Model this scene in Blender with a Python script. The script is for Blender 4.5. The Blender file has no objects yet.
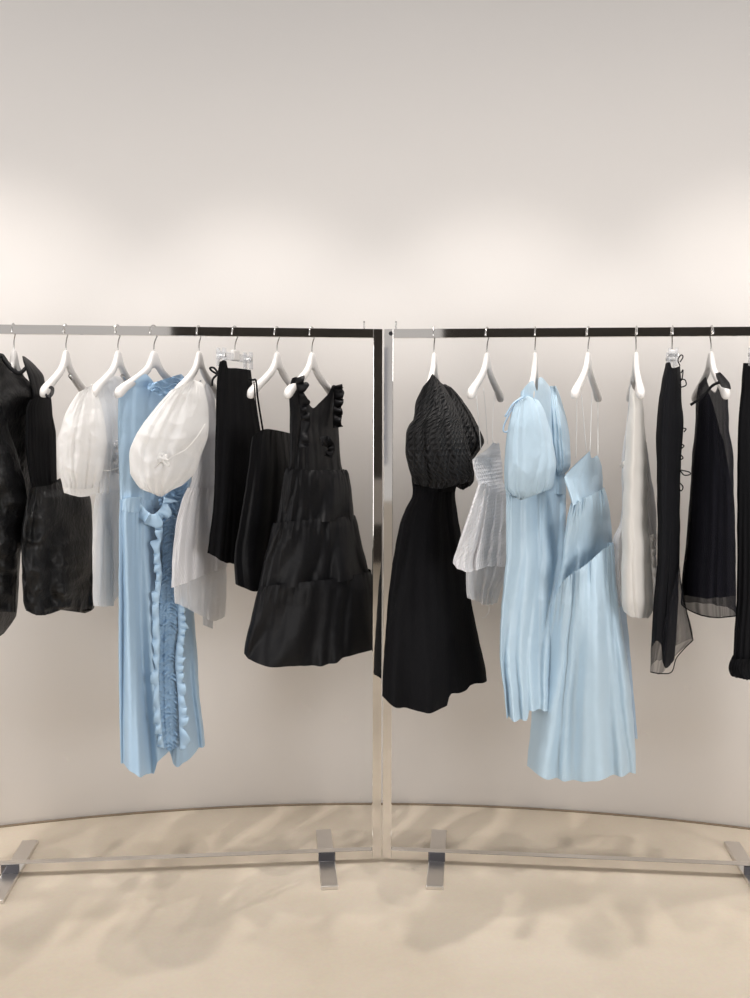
import bpy, bmesh, math, random
from mathutils import Vector, Matrix, noise
random.seed(7)
S0 = bpy.context.scene
C = S0.collection
WS, WP, WU, DP, BP, SP = .57, 126, 5, 22, 72, 98
# ------------------------------------------------------------------ camera model
H = 1.405; PITCH = math.atan(74/1000); F = 1000.0; ROLL = 0.0025
def ray(px, py):
    a = (px-375)/F; b = -(py-499)/F
    a, b = a*math.cos(ROLL)-b*math.sin(ROLL), a*math.sin(ROLL)+b*math.cos(ROLL)
    return (a, math.cos(PITCH)+b*math.sin(PITCH), -math.sin(PITCH)+b*math.cos(PITCH))
def P(px, py, Y):
    d = ray(px, py); t = Y/d[1]
    return Vector((d[0]*t, Y, H+d[2]*t))
def rack_y(X):
    return (3.137 + .096*X) if X < 0.02 else (3.140 - .096*X)
def ry(px):                       # depth of the rack's rail under image column px
    X = (px-375)/1000*3.12
    return rack_y(X)

# ------------------------------------------------------------------ helpers
def tag(o, label=None, cat=None, group=None, kind=None):
    if label: o['label'] = label
    if cat: o['category'] = cat
    if group: o['group'] = group
    if kind: o['kind'] = kind
    return o
def empty(name, loc, label, cat, group=None, rz=0):
    o = bpy.data.objects.new(name, None); C.objects.link(o)
    o.location = loc; o.rotation_euler = (0, 0, rz); o.empty_display_size = .05
    return tag(o, label, cat, group)
def link(name, verts, faces, mat, root=None, smooth=True, uvs=None, local=False):
    me = bpy.data.meshes.new(name)
    off = root.location if (root and not local) else Vector((0, 0, 0))
    me.from_pydata([tuple(Vector(v)-off) for v in verts], [], faces)
    if uvs:
        ul = me.uv_layers.new(name='UVMap')
        for lp in me.loops: ul.data[lp.index].uv = uvs[lp.vertex_index]
    bm = bmesh.new(); bm.from_mesh(me)
    bmesh.ops.recalc_face_normals(bm, faces=bm.faces); bm.to_mesh(me); bm.free()
    if smooth: me.polygons.foreach_set('use_smooth', [True]*len(me.polygons))
    me.materials.append(mat)
    o = bpy.data.objects.new(name, me); C.objects.link(o)
    if root: o.parent = root
    return o
def pch(pts):
    """monotone cubic interpolation"""
    xs = [p[0] for p in pts]; ys = [p[1] for p in pts]; n = len(xs)
    if n == 1: return lambda x: ys[0]
    d = [(ys[i+1]-ys[i])/max(xs[i+1]-xs[i], 1e-9) for i in range(n-1)]
    m = [d[0]]+[0 if d[i-1]*d[i] <= 0 else 2*d[i-1]*d[i]/(d[i-1]+d[i]) for i in range(1, n-1)]+[d[-1]]
    def f(x):
        if x <= xs[0]: return ys[0]
        if x >= xs[-1]: return ys[-1]
        lo = 0
        while xs[lo+1] < x: lo += 1
        h = xs[lo+1]-xs[lo]; t = (x-xs[lo])/h
        return ((2*t**3-3*t**2+1)*ys[lo]+(t**3-2*t*t+t)*h*m[lo]+(-2*t**3+3*t*t)*ys[lo+1]+(t**3-t*t)*h*m[lo+1])
    return f
def fn(v):
    if callable(v): return v
    if isinstance(v, (int, float)): return lambda x: v
    return pch(v)
SEED = [0]
def cloth(name, root, mat, prof, top, bot, off=0., S=.17, T=.05, fold=.010, nf=5., drift=.6,
          gather=0., ng=16., gl=5., crinkle=.0015, cs=28., ruche=0., jit=.5, n=150, rows=90,
          cap=False, capb=False, stripe=1., gb=0., rumple=0., rs=13.):
    """A closed garment panel (tube): outline rows in prof (y, xl, xr); u=-1 is its left edge and +1 its right;
    S slants it in depth (near-left to far-right), T is its half thickness."""
    SEED[0] += 1; sd = SEED[0]*13.37
    fl = pch([(p[0], p[1]) for p in prof]); fr = pch([(p[0], p[2]) for p in prof])
    ft, fb, fo, fS, fT = fn(top), fn(bot), fn(off), fn(S), fn(T)
    V = []; UV = []
    for j in range(rows+1):
        t = j/rows
        for i in range(n):
            th = 2*math.pi*i/n; c = math.cos(th); s = math.sin(th)
            y = ft(c)*(1-t)+fb(c)*t
            xl, xr = fl(y), fr(y)
            xl += jit*noise.noise((y*.07, sd, 0)); xr += jit*noise.noise((y*.07, sd, 9))
            px = (xl+xr)/2+c*(xr-xl)/2
            Yb = ry((xl+xr)/2)+fo(y)+fS(y)*c
            v = P(px, y, Yb-fT(y)*abs(s))            # the near surface; the far one mirrors it at the same height
            dr = Vector((v.x, v.y, 0)).normalized()
            side = -1 if s <= 0 else 1              # s<0 faces the camera
            k = 0 if s <= 0 else 2*fT(y)*s
            edge = min(1, abs(s)*2.2)
            w1 = noise.noise((c*1.3+sd, t*.9, side*3.1)); w2 = noise.noise((c*2.1, t*1.3+sd, side))
            n1 = noise.noise((c*nf*.62+drift*.5*t+sd+.5*w1, t*.7, side*1.7)); n2 = noise.noise((c*nf*1.3+sd, t*1.1, side*2.7))
            fa = 3.0*math.sqrt(n1*n1+.0016)-.7+.5*n2       # rounded folds with narrow valleys between
            k += side*fold*1.15*(.3+.7*t)*fa*edge
            if gather or gb:
                gn = noise.noise((c*ng*.7+sd+.6*w2, t*1.3, side*4.1)); gg = 2.4*math.sqrt(gn*gn+.002)-.5
                k += side*(gather*math.exp(-t*gl)+gb*math.exp(-(1-t)*gl*1.6))*gg*edge
            if crinkle:
                q = noise.noise(Vector((v.x*cs, k*cs, v.z*cs*.8+sd)))+.35*noise.noise(Vector((v.x*cs*2.3, k*cs, v.z*cs*2.1+sd)))
                k += crinkle*(1-1.6*math.sqrt(q*q+.01))*.9
            if rumple:
                q = noise.noise(Vector((v.x*rs+c, side*3+sd, v.z*rs*.8)))
                q2 = noise.noise(Vector((v.x*rs*1.9+v.z*rs*.7, side*5+sd, v.z*rs*1.3-v.x*rs*.6)))
                k += side*rumple*(q*1.3+.8*(.35-abs(q2)*1.6))*edge
            if ruche:
                q = noise.noise(Vector((px*.11+sd, y*.32+.6*math.sin(px*.35+sd), side)))
                k += ruche*(1-3*abs(q))
            V.append(v+dr*k); UV.append((i/n*2 if i/n < 2 else 0, v.z))
    # uv.x in metres round the ring
    for j in range(rows+1):
        acc = 0
        for i in range(n):
            if i: acc += (V[j*n+i]-V[j*n+i-1]).xy.length
            UV[j*n+i] = (acc*stripe, V[j*n+i].z)
    Fc = [(j*n+i, j*n+(i+1) % n, (j+1)*n+(i+1) % n, (j+1)*n+i) for j in range(rows) for i in range(n)]
    if cap:
        V.append(sum(V[:n], Vector())/n); UV.append((0, 0)); Fc += [(len(V)-1, (i+1) % n, i) for i in range(n)]
    if capb:
        b = rows*n; V.append(sum(V[b:b+n], Vector())/n); UV.append((0, 0)); Fc += [(len(V)-1, b+i, b+(i+1) % n) for i in range(n)]
    return link(name, V, Fc, mat, root, uvs=UV)
def sm(pts, k=6):
    """Catmull-Rom through 3-D points"""
    pts = [Vector(p) for p in pts]
    if len(pts) < 3: return [pts[0].lerp(pts[-1], i/k) for i in range(k+1)]
    q = [2*pts[0]-pts[1]]+pts+[2*pts[-1]-pts[-2]]; out = []
    for i in range(1, len(q)-2):
        a, b, c, d = q[i-1], q[i], q[i+1], q[i+2]
        for j in range(k):
            t = j/k
            out.append(.5*((2*b)+(c-a)*t+(2*a-5*b+4*c-d)*t*t+(3*b-a-3*c+d)*t**3))
    out.append(pts[-1]); return out
def cord(name, root, mat, pts, r, flat=1., k=6, world=False, local=False, ns=8):
    """round or flat cord; pts are (px, py, depth offset) unless world"""
    if not world: pts = [P(a, b, ry(a)+c) for a, b, c in pts]
    pts = sm(pts, k); V = []; m = len(pts)
    side = None
    for i, p in enumerate(pts):
        d = (pts[min(i+1, m-1)]-pts[max(i-1, 0)]).normalized()
        a = Vector((0, 1, 0)) if side is None else side
        a = (a-d*a.dot(d))
        if a.length < 1e-4: a = Vector((1, 0, 0)).cross(d)
        a.normalize(); side = a; b = d.cross(a)
        for s in range(ns):
            th = 2*math.pi*s/ns
            V.append(p+a*math.cos(th)*r*flat+b*math.sin(th)*r)
    Fc = [(i*ns+s, i*ns+(s+1) % ns, (i+1)*ns+(s+1) % ns, (i+1)*ns+s) for i in range(m-1) for s in range(ns)]
    Fc += [tuple(range(ns))[::-1], tuple((m-1)*ns+s for s in range(ns))]
    return link(name, V, Fc, mat, root, local=local)
def frill(name, root, mat, pts, w0, w1, amp=.012, freq=9., seed=0):
    """gathered strip: pts are (px, py, off); it stands out sideways by w0..w1 px with a waving free edge"""
    q = sm([Vector((a, b, c)) for a, b, c in pts], 24); m = len(q); V = []; nw = 8
    for i, p in enumerate(q):
        d = (q[min(i+1, m-1)]-q[max(i-1, 0)]); L = math.hypot(d.x, d.y) or 1
        nx, nyy = -d.y/L, d.x/L
        s = i/(m-1)
        ph = freq*2*math.pi*s+1.5*noise.noise((s*5, seed, 0))*4
        for j in range(nw+1):
            e = j/nw
            w = w0*(1-e)+w1*e*(1+.9*noise.noise((s*freq*1.3, seed+3, 0)))
            x = p.x+nx*w+e*1.6*math.cos(ph*1.0)*nyy; y = p.y+nyy*w+e*1.6*math.cos(ph)*nx
            V.append(P(x, y, ry(p.x)+p.z-amp*e*math.sin(ph)*(1 if j else 1)-.004*math.sin(e*math.pi)))
    Fc = [(i*(nw+1)+j, i*(nw+1)+j+1, (i+1)*(nw+1)+j+1, (i+1)*(nw+1)+j) for i in range(m-1) for j in range(nw)]
    o = link(name, V, Fc, mat, root)
    md = o.modifiers.new('s', 'SOLIDIFY'); md.thickness = .0012
    return o
def box_mesh(name, root, mat, x0, x1, y0, y1, z0, z1, bev=.0015, local=True):
    bm = bmesh.new(); bmesh.ops.create_cube(bm, size=1)
    for v in bm.verts:
        v.co = Vector(((x0+x1)/2+v.co.x*(x1-x0), (y0+y1)/2+v.co.y*(y1-y0), (z0+z1)/2+v.co.z*(z1-z0)))
    if bev: bmesh.ops.bevel(bm, geom=bm.edges[:], offset=bev, segments=2, affect='EDGES', profile=.5)
    me = bpy.data.meshes.new(name); bm.to_mesh(me); bm.free(); me.materials.append(mat)
    o = bpy.data.objects.new(name, me); C.objects.link(o)
    if root: o.parent = root
    return o

# ------------------------------------------------------------------ materials
def newmat(name):
    m = bpy.data.materials.new(name); m.use_nodes = True; nt = m.node_tree; nt.nodes.clear()
    return m, nt, nt.nodes.new('ShaderNodeOutputMaterial')
def fabric(name, col, rough=.6, spec=.3, sheen=.0, alpha=1., transl=0., bump=.3, bscale=60., kind='crinkle', var=.0, col2=None):
    m, nt, out = newmat(name); N = nt.nodes.new; L = nt.links.new
    b = N('ShaderNodeBsdfPrincipled')
    b.inputs['Base Color'].default_value = (*col, 1); b.inputs['Roughness'].default_value = rough
    b.inputs['Specular IOR Level'].default_value = spec
    b.inputs['Sheen Weight'].default_value = 0 if max(col) < .05 else sheen; b.inputs['Sheen Roughness'].default_value = .4
    uv = N('ShaderNodeUVMap'); tc = N('ShaderNodeTexCoord')
    hs = None
    if kind == 'crinkle':
        t = N('ShaderNodeTexNoise'); t.inputs['Scale'].default_value = bscale; t.inputs['Detail'].default_value = 5
        t.inputs['Roughness'].default_value = .6; t.noise_dimensions = '3D'
        L(tc.outputs['Object'], t.inputs['Vector'])
        a = N('ShaderNodeMath'); a.operation = 'SUBTRACT'; L(t.outputs['Fac'], a.inputs[0]); a.inputs[1].default_value = .5
        ab = N('ShaderNodeMath'); ab.operation = 'ABSOLUTE'; L(a.outputs[0], ab.inputs[0]); hs = ab.outputs[0]
    elif kind in ('quilt', 'stripe'):
        if kind == 'quilt':
            ws = []
            for ang in (35, -35):
                mp = N('ShaderNodeMapping'); mp.inputs['Rotation'].default_value = (0, 0, math.radians(ang)); L(uv.outputs[0], mp.inputs['Vector'])
                w = N('ShaderNodeTexWave'); w.inputs['Scale'].default_value = bscale; w.inputs['Distortion'].default_value = .8; w.inputs['Detail'].default_value = 1
                L(mp.outputs[0], w.inputs['Vector']); ws.append(w)
            mx = N('ShaderNodeMath'); mx.operation = 'MINIMUM'; L(ws[0].outputs['Fac'], mx.inputs[0]); L(ws[1].outputs['Fac'], mx.inputs[1]); hs = mx.outputs[0]
        else:
            w = N('ShaderNodeTexWave'); w.inputs['Scale'].default_value = bscale; w.inputs['Distortion'].default_value = .3
            L(uv.outputs[0], w.inputs['Vector']); hs = w.outputs['Fac']
    elif kind == 'weave':
        t = N('ShaderNodeTexNoise'); t.inputs['Scale'].default_value = bscale; t.inputs['Detail'].default_value = 2
        mp = N('ShaderNodeMapping'); mp.inputs['Scale'].default_value = (1, 1, .25); L(tc.outputs['Object'], mp.inputs['Vector']); L(mp.outputs[0], t.inputs['Vector']); hs = t.outputs['Fac']
    if hs is not None:
        bp = N('ShaderNodeBump'); bp.inputs['Strength'].default_value = bump; bp.inputs['Distance'].default_value = .01
        L(hs, bp.inputs['Height']); L(bp.outputs[0], b.inputs['Normal'])
        if col2:
            mc = N('ShaderNodeMix'); mc.data_type = 'RGBA'; mc.inputs[6].default_value = (*col2, 1); mc.inputs[7].default_value = (*col, 1)
            L(hs, mc.inputs[0]); L(mc.outputs[2], b.inputs['Base Color'])
    sh = b.outputs[0]
    if transl:
        tr = N('ShaderNodeBsdfTranslucent'); tr.inputs['Color'].default_value = (*col, 1)
        mx = N('ShaderNodeMixShader'); mx.inputs[0].default_value = transl; L(sh, mx.inputs[1]); L(tr.outputs[0], mx.inputs[2]); sh = mx.outputs[0]
    if alpha < 1:
        # sheer cloth: threads cover more of the view at grazing angles
        tp = N('ShaderNodeBsdfTransparent'); lw = N('ShaderNodeLayerWeight'); lw.inputs['Blend'].default_value = .35
        mr = N('ShaderNodeMapRange'); mr.inputs['To Min'].default_value = alpha; mr.inputs['To Max'].default_value = min(1, alpha+.45)
        L(lw.outputs['Facing'], mr.inputs['Value'])
        mx = N('ShaderNodeMixShader'); L(mr.outputs[0], mx.inputs[0]); L(tp.outputs[0], mx.inputs[1]); L(sh, mx.inputs[2]); sh = mx.outputs[0]
    L(sh, out.inputs['Surface'])
    return m
def simple(name, col, rough=.5, metal=0., spec=.5, alpha=1.):
    m, nt, out = newmat(name); b = nt.nodes.new('ShaderNodeBsdfPrincipled')
    b.inputs['Base Color'].default_value = (*col, 1); b.inputs['Roughness'].default_value = rough
    b.inputs['Metallic'].default_value = metal; b.inputs['Specular IOR Level'].default_value = spec
    b.inputs['Alpha'].default_value = alpha
    # very fine surface variation in the gloss
    t = nt.nodes.new('ShaderNodeTexNoise'); t.inputs['Scale'].default_value = 9
    mr = nt.nodes.new('ShaderNodeMapRange'); mr.inputs['To Min'].default_value = rough*.85; mr.inputs['To Max'].default_value = min(1, rough*1.15)
    nt.links.new(t.outputs['Fac'], mr.inputs['Value']); nt.links.new(mr.outputs[0], b.inputs['Roughness'])
    nt.links.new(b.outputs[0], out.inputs['Surface']); return m

M = {}
M['chrome'] = simple('polished_chrome', (.79, .765, .74), .04, 1.)
M['satin_steel'] = simple('satin_steel', (.74, .71, .68), .32, 1.)
M['dark_chrome'] = simple('dark_chrome', (.16, .16, .18), .06, 1.)
M['dark'] = simple('dark_recess_metal', (.03, .03, .035), .35, .6)
M['hanger'] = simple('white_lacquer', (.64, .62, .605), .38, 0, .5)
M['wire'] = simple('hook_steel', (.55, .54, .53), .18, 1.)
M['clear'] = simple('clear_plastic', (.6, .62, .65), .15, 0, .4, .35)
BLK = (.010, .010, .0115)
M['black_crinkle'] = fabric('black_crinkled_taffeta', (.0055, .0055, .006), .4, .24, .05, bump=.9, bscale=26)
M['black_soft'] = fabric('black_soft_cloth', (.0065, .0065, .0075), .8, .06, .06, bump=.2, bscale=160, kind='weave')
M['black_quilt'] = fabric('black_quilted_cloth', (.011, .011, .012), .65, .2, .1, bump=.9, bscale=16, kind='quilt')
M['black_satin'] = fabric('black_satin', (.006, .006, .007), .5, .15, .05, bump=.15, bscale=40)
M['black_sheer'] = fabric('black_chiffon', (.009, .009, .013), .85, .08, .05, alpha=.62, bump=.2, bscale=90)
M['black_gauze'] = fabric('black_gauze_hem', (.014, .014, .018), .8, .15, .05, alpha=.30, bump=.2, bscale=90)
M['navy_black'] = fabric('blue_black_cloth', (.007, .0073, .009), .8, .08, .08, bump=.2, bscale=120)
M['white_organza'] = fabric('white_organza', (.93, .92, .92), .5, .35, .05, alpha=.58, transl=.35, bump=.35, bscale=30)
M['white_cotton'] = fabric('white_cotton', (.84, .82, .80), .75, .2, .1, transl=.3, bump=.25, bscale=50)
M['white_sleeve'] = fabric('white_crisp_organza', (.88, .87, .86), .5, .35, .05, alpha=.86, transl=.35, bump=.35, bscale=26)
M['white_stripe'] = fabric('white_pinstriped_cotton', (.90, .89, .90), .7, .2, .05, transl=.3, bump=.3, bscale=48, kind='stripe', col2=(.76, .76, .79))
M['white_jacquard'] = fabric('white_textured_jacquard', (.90, .89, .90), .45, .4, .1, transl=.25, bump=.5, bscale=24, kind='quilt', col2=(.84, .84, .87))
M['white_veil'] = fabric('white_sheer_lining', (.88, .88, .90), .5, .3, 0, alpha=.5, transl=.3, bump=.2, bscale=40)
M['grey_veil'] = fabric('grey_sheer_layer', (.36, .36, .38), .7, .2, 0, alpha=.5, transl=.2, bump=.3, bscale=60)
M['cream'] = fabric('ivory_smooth_cloth', (.78, .755, .72), .7, .2, .1, alpha=.93, transl=.3, bump=.12, bscale=40)
M['blue_satin'] = fabric('pale_blue_satin', (.40, .56, .72), .42, .45, .1, transl=.12, bump=.12, bscale=25)
M['blue_ruched'] = fabric('ruched_pale_blue_cloth', (.29, .45, .64), .5, .4, .1, transl=.1, bump=.5, bscale=35)
M['blue_taffeta'] = fabric('icy_blue_taffeta', (.47, .615, .73), .42, .5, .1, transl=.12, bump=.15, bscale=30)
M['blue_veil'] = fabric('sheer_blue_layer', (.42, .56, .72), .5, .3, 0, alpha=.6, transl=.3, bump=.15, bscale=40)
M['thread'] = simple('pale_thread', (.62, .62, .62), .6)

def plaster():
    m, nt, out = newmat('warm_white_plaster'); N = nt.nodes.new; L = nt.links.new
    b = N('ShaderNodeBsdfPrincipled'); b.inputs['Roughness'].default_value = .85; b.inputs['Specular IOR Level'].default_value = .2
    tc = N('ShaderNodeTexCoord'); t = N('ShaderNodeTexNoise'); t.inputs['Scale'].default_value = .8; t.inputs['Detail'].default_value = 3
    L(tc.outputs['Object'], t.inputs['Vector'])
    r = N('ShaderNodeValToRGB'); r.color_ramp.elements[0].position = .3; r.color_ramp.elements[1].position = .7
    r.color_ramp.elements[0].color = (.745, .715, .69, 1); r.color_ramp.elements[1].color = (.765, .735, .71, 1)
    L(t.outputs['Fac'], r.inputs[0]); L(r.outputs[0], b.inputs['Base Color'])
    t2 = N('ShaderNodeTexNoise'); t2.inputs['Scale'].default_value = 140; L(tc.outputs['Object'], t2.inputs['Vector'])
    bp = N('ShaderNodeBump'); bp.inputs['Strength'].default_value = .04; bp.inputs['Distance'].default_value = .005
    L(t2.outputs['Fac'], bp.inputs['Height']); L(bp.outputs[0], b.inputs['Normal'])
    L(b.outputs[0], out.inputs['Surface']); return m
def microcement():
    m, nt, out = newmat('beige_microcement'); N = nt.nodes.new; L = nt.links.new
    b = N('ShaderNodeBsdfPrincipled'); b.inputs['Specular IOR Level'].default_value = .35
    tc = N('ShaderNodeTexCoord'); t = N('ShaderNodeTexNoise'); t.inputs['Scale'].default_value = 2.2; t.inputs['Detail'].default_value = 7; t.inputs['Roughness'].default_value = .6
    L(tc.outputs['Object'], t.inputs['Vector'])
    r = N('ShaderNodeValToRGB'); r.color_ramp.elements[0].position = .3; r.color_ramp.elements[1].position = .72
    r.color_ramp.elements[0].color = (.53, .455, .36, 1); r.color_ramp.elements[1].color = (.61, .535, .44, 1)
    L(t.outputs['Fac'], r.inputs[0])
    g = N('ShaderNodeTexNoise'); g.inputs['Scale'].default_value = 90; g.inputs['Detail'].default_value = 3; L(tc.outputs['Object'], g.inputs['Vector'])
    mg = N('ShaderNodeMix'); mg.data_type = 'RGBA'; mg.blend_type = 'OVERLAY'; mg.inputs[0].default_value = .08
    L(r.outputs[0], mg.inputs[6]); L(g.outputs['Color'], mg.inputs[7]); L(mg.outputs[2], b.inputs['Base Color'])
    mr = N('ShaderNodeMapRange'); mr.inputs['To Min'].default_value = .38; mr.inputs['To Max'].default_value = .6
    L(t.outputs['Fac'], mr.inputs['Value']); L(mr.outputs[0], b.inputs['Roughness'])
    bp = N('ShaderNodeBump'); bp.inputs['Strength'].default_value = .05; bp.inputs['Distance'].default_value = .005
    L(g.outputs['Fac'], bp.inputs['Height']); L(bp.outputs[0], b.inputs['Normal'])
    L(b.outputs[0], out.inputs['Surface']); return m
M['wall'] = plaster(); M['floor'] = microcement()
M['ceil'] = simple('white_ceiling_paint', (.80, .78, .76), .9)
M['darkwall'] = simple('dark_passage_paint', (.034, .029, .025), .6)
M['pale'] = simple('pale_plinth_paint', (.45, .43, .41), .7)
M['blueglass'] = simple('pale_blue_panel', (.46, .50, .62), .3)

# ------------------------------------------------------------------ the room
RC = Vector((0, -.38)); RR = 4.0; CEIL = 3.5; YB = -4.0
def wall_arc():
    V = []; n = 128
    for i in range(n+1):
        a = math.pi*i/n
        for z in (0, CEIL): V.append((RC.x+RR*math.cos(a), RC.y+RR*math.sin(a), z))
    for i in range(n+1):
        a = math.pi*i/n
        for z in (0, CEIL): V.append((RC.x+(RR+.12)*math.cos(a), RC.y+(RR+.12)*math.sin(a), z))
    o = 2*(n+1); Fc = []
    for i in range(n):
        Fc.append((2*i, 2*i+1, 2*i+3, 2*i+2)); Fc.append((o+2*i+2, o+2*i+3, o+2*i+1, o+2*i))
        Fc.append((2*i+1, o+2*i+1, o+2*i+3, 2*i+3)); Fc.append((2*i, 2*i+2, o+2*i+2, o+2*i))
    Fc += [(0, o, o+1, 1), (2*n, 2*n+1, o+2*n+1, o+2*n)]
    return V, Fc
V, Fc = wall_arc(); tag(link('wall_front', V, Fc, M['wall']), kind='structure')
xl, xr = RC.x-RR, RC.x+RR
def room(name, *a, mat): return tag(box_mesh(name, None, mat, *a, bev=0), kind='structure')
room('floor', xl-6, xr+6, YB-8, RC.y+RR+.12, -.1, 0, mat=M['floor'])
room('wall_left', xl-.12, xl, -1.2, RC.y, 0, CEIL, mat=M['wall'])
room('wall_right', xr, xr+.12, -1.2, RC.y, 0, CEIL, mat=M['wall'])
room('door_1', -.68, 3.4, YB, YB+.04, .42, 3.0, mat=M['darkwall'])      # dark passage behind the camera, seen only in the chrome
room('low_counter_1', -.68, 3.4, YB, YB+.25, .40, .85, mat=M['pale'])  # unseen low grey counter behind the camera, mirrored in the chrome
room('low_counter_2', -.68, 3.4, YB, YB+.24, 0, .39, mat=M['darkwall'])  # dark base of that unseen counter
room('window_stand_in_1', -1.75, -1.25, YB, YB+.03, 1.0, 2.2, mat=M['blueglass'])
# thin brown strip where the curved wall meets the floor
def base_strip():
    V = []; n = 96
    for i in range(n+1):
        a = math.pi*(.2+.6*i/n)
        for r, z in ((RR-.006, 0), (RR-.006, .006), (RR, .006), (RR, 0)):
            V.append((RC.x+r*math.cos(a), RC.y+r*math.sin(a), z))
    Fc = [(4*i+k, 4*i+(k+1) % 4, 4*i+4+(k+1) % 4, 4*i+4+k) for i in range(n) for k in range(4)]
    return V, Fc
V, Fc = base_strip(); M['base_strip'] = simple('brown_wall_strip', (.20, .15, .10), .8)
tag(link('base_strip_front', V, Fc, M['base_strip']), kind='structure')

# ------------------------------------------------------------------ racks
TH = .028
def rack(label, corner, ang, width, flip, screw):
    """local +x runs along the rack away from the middle corner"""
    r = empty('clothes_rack', (corner[0], corner[1], 0), label, 'clothes rack', None, ang)
    h = TH/2; top = 1.7015; z0 = .014
    sg = flip
    def bx(n, a, b, *rest, mat=M['chrome'], bev=.0007):
        x0, x1 = sorted((sg*a, sg*b)); return box_mesh(n, r, mat, x0, x1, *rest, bev=bev)
    bx('top_rail', TH+.0003, width-TH-.0003, -h, h, top-TH, top)
    bx('bottom_rail', TH+.0003, width-TH-.0003, -h, h, z0, z0+TH)
    bx('post', 0, TH, -h, h, z0, top); bx('post', width-TH, width, -h, h, z0, top)
    for a in (.148, width-.20):
        ft = bx('foot', a, a+.052, -.190, .240, 0, .0125, bev=.002, mat=M['satin_steel'])
        br = bx('bracket', a-.001, a+.053, -h-.004, h+.004, .0125, z0+TH*.9, mat=M['dark_chrome'])
        br.parent = ft; tag(br, 'dark reflective clamp block on the foot')
    for a in (.035 if screw else .055,):
        pn = cord('peg', r, M['wire'], [(sg*a, .012, top), (sg*a, .012, top+.026)], .0028, world=True, local=True)
    if screw:
        V = []; n = 24
        for k, (rr, yy) in enumerate(((.0065, -h-.0002), (.0065, -h-.0022), (.004, -h-.0024), (.004, -h-.0006))):
            for i in range(n): V.append((sg*TH*.75+rr*math.cos(2*math.pi*i/n), yy, top-.014+rr*math.sin(2*math.pi*i/n)))
        Fc = [(k*n+i, k*n+(i+1) % n, (k+1)*n+(i+1) % n, (k+1)*n+i) for k in range(3) for i in range(n)]+[tuple(range(n)), tuple(3*n+i for i in range(n))]
        sc = link('screw_cap', V, Fc, M['dark'], r, smooth=False, local=True)
    return r
cl = P(381.3, 600, 3.124+.014); cr = P(383.7, 600, 3.126+.014)
rack('polished chrome clothes rack on the left, its inner post beside the tiered black dress', (cl.x, cl.y), math.atan(.096), 1.332, -1, False)
rack('polished chrome clothes rack on the right, its inner post beside the quilted black dress', (cr.x, cr.y), -math.atan(.096), 1.33, 1, True)

# ------------------------------------------------------------------ hangers
TOPF = pch([(0, 0), (.008, -.001), (.016, -.009), (.026, -.027), (.042, -.046), (.08, -.068), (.13, -.090), (.175, -.108), (.195, -.119), (.205, -.134)])
BOTF = pch([(0, -.052), (.012, -.054), (.03, -.068), (.06, -.086), (.1, -.104), (.15, -.126), (.185, -.146), (.198, -.149), (.205, -.142)])
WF = pch([(0, .0078), (.1, .0088), (.16, .0108), (.19, .0122), (.2, .010), (.205, .004)])
def hanger_body():
    V = []; n = 16; xs = [-.205+.41*i/80 for i in range(81)]
    for x in xs:
        t, b, w = TOPF(abs(x)), BOTF(abs(x)), WF(abs(x))
        for i in range(n):
            a = 2*math.pi*i/n; ca, sa = math.cos(a), math.sin(a)
            e = .75
            V.append((x, w*math.copysign(abs(ca)**e, ca), (t+b)/2+(t-b)/2*math.copysign(abs(sa)**e, sa)))
    Fc = [(j*n+i, j*n+(i+1) % n, (j+1)*n+(i+1) % n, (j+1)*n+i) for j in range(80) for i in range(n)]+[tuple(range(n)), tuple(80*n+i for i in range(n))]
    return V, Fc
def hook_pts(drop):
    pts = [(0, 0, -.01), (0, 0, .012), (.004, 0, drop-.03)]
    c = (0, drop)
    for k in range(0, 15):
        a = math.radians(-55+k*18); pts.append((.0215*math.cos(a), 0, c[1]+.0215*math.sin(a)))
    return pts
NECK = 1.629; DROP = 1.7015+.0022+.0022-.0215-NECK
H0 = None; hbm = None; hkm = None
def hanger(px, s, label, bar=False, scale=1):
    global hbm, hkm
    Y = ry(px); p = P(px, 352, Y)
    ang = math.atan2(math.sqrt(1-s*s), s)
    r = empty('clothes_hanger', (p.x, p.y, NECK), label, 'clothes hanger', 'white contoured hangers on the racks', ang)
    if hbm is None:
        V, Fc = hanger_body(); o = link('body', V, Fc, M['hanger'], r, local=True); hbm = o.data
        o = cord('hook', r, M['wire'], hook_pts(DROP), .0021, world=True, local=True, k=3); hkm = o.data
    else:
        for nm, me in (('body', hbm), ('hook', hkm)):
            o = bpy.data.objects.new(nm, me); C.objects.link(o); o.parent = r
    r.scale = (scale, 1, 1)
    if bar:
        cord('trouser_bar', r, M['wire'], [(.03, 0, -.075), (.19, 0, -.148)], .0055, world=True, local=True)
    return r
def clip_hanger(px, s, label, w=.095):
    Y = ry(px); p = P(px, 352, Y); ang = math.atan2(math.sqrt(1-s*s), s)
    r = empty('clip_hanger', (p.x, p.y, NECK), label, 'clothes hanger', 'clip hangers on the racks', ang)
    o = bpy.data.objects.new('hook', hkm); C.objects.link(o); o.parent = r
    box_mesh('bar', r, M['clear'], -w-.02, w+.02, -.005, .005, -.03, -.006, bev=.003)
    box_mesh('neck', r, M['hanger'], -.02, .02, -.008, .008, -.028, .004, bev=.004)
    for x in (-w, w):
        c = box_mesh('clip', r, M['clear'], x-.008, x+.008, -.014, -.0055, -.05, .004, bev=.002)
        d = box_mesh('jaw', r, M['clear'], x-.008, x+.008, .0055, .014, -.05, .004, bev=.002); d.parent = c
        sp = box_mesh('spring', r, M['wire'], x-.004, x+.004, -.016, .016, -.022, -.012, bev=.002); sp.parent = c
    return r
hanger(14, .10, scale=.55, label= 'white hanger inside the shiny black jacket at the left edge')
hanger(66, .03, 'white hanger with a bare near arm, holding black dress by a lace strap', bar=True)
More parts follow.
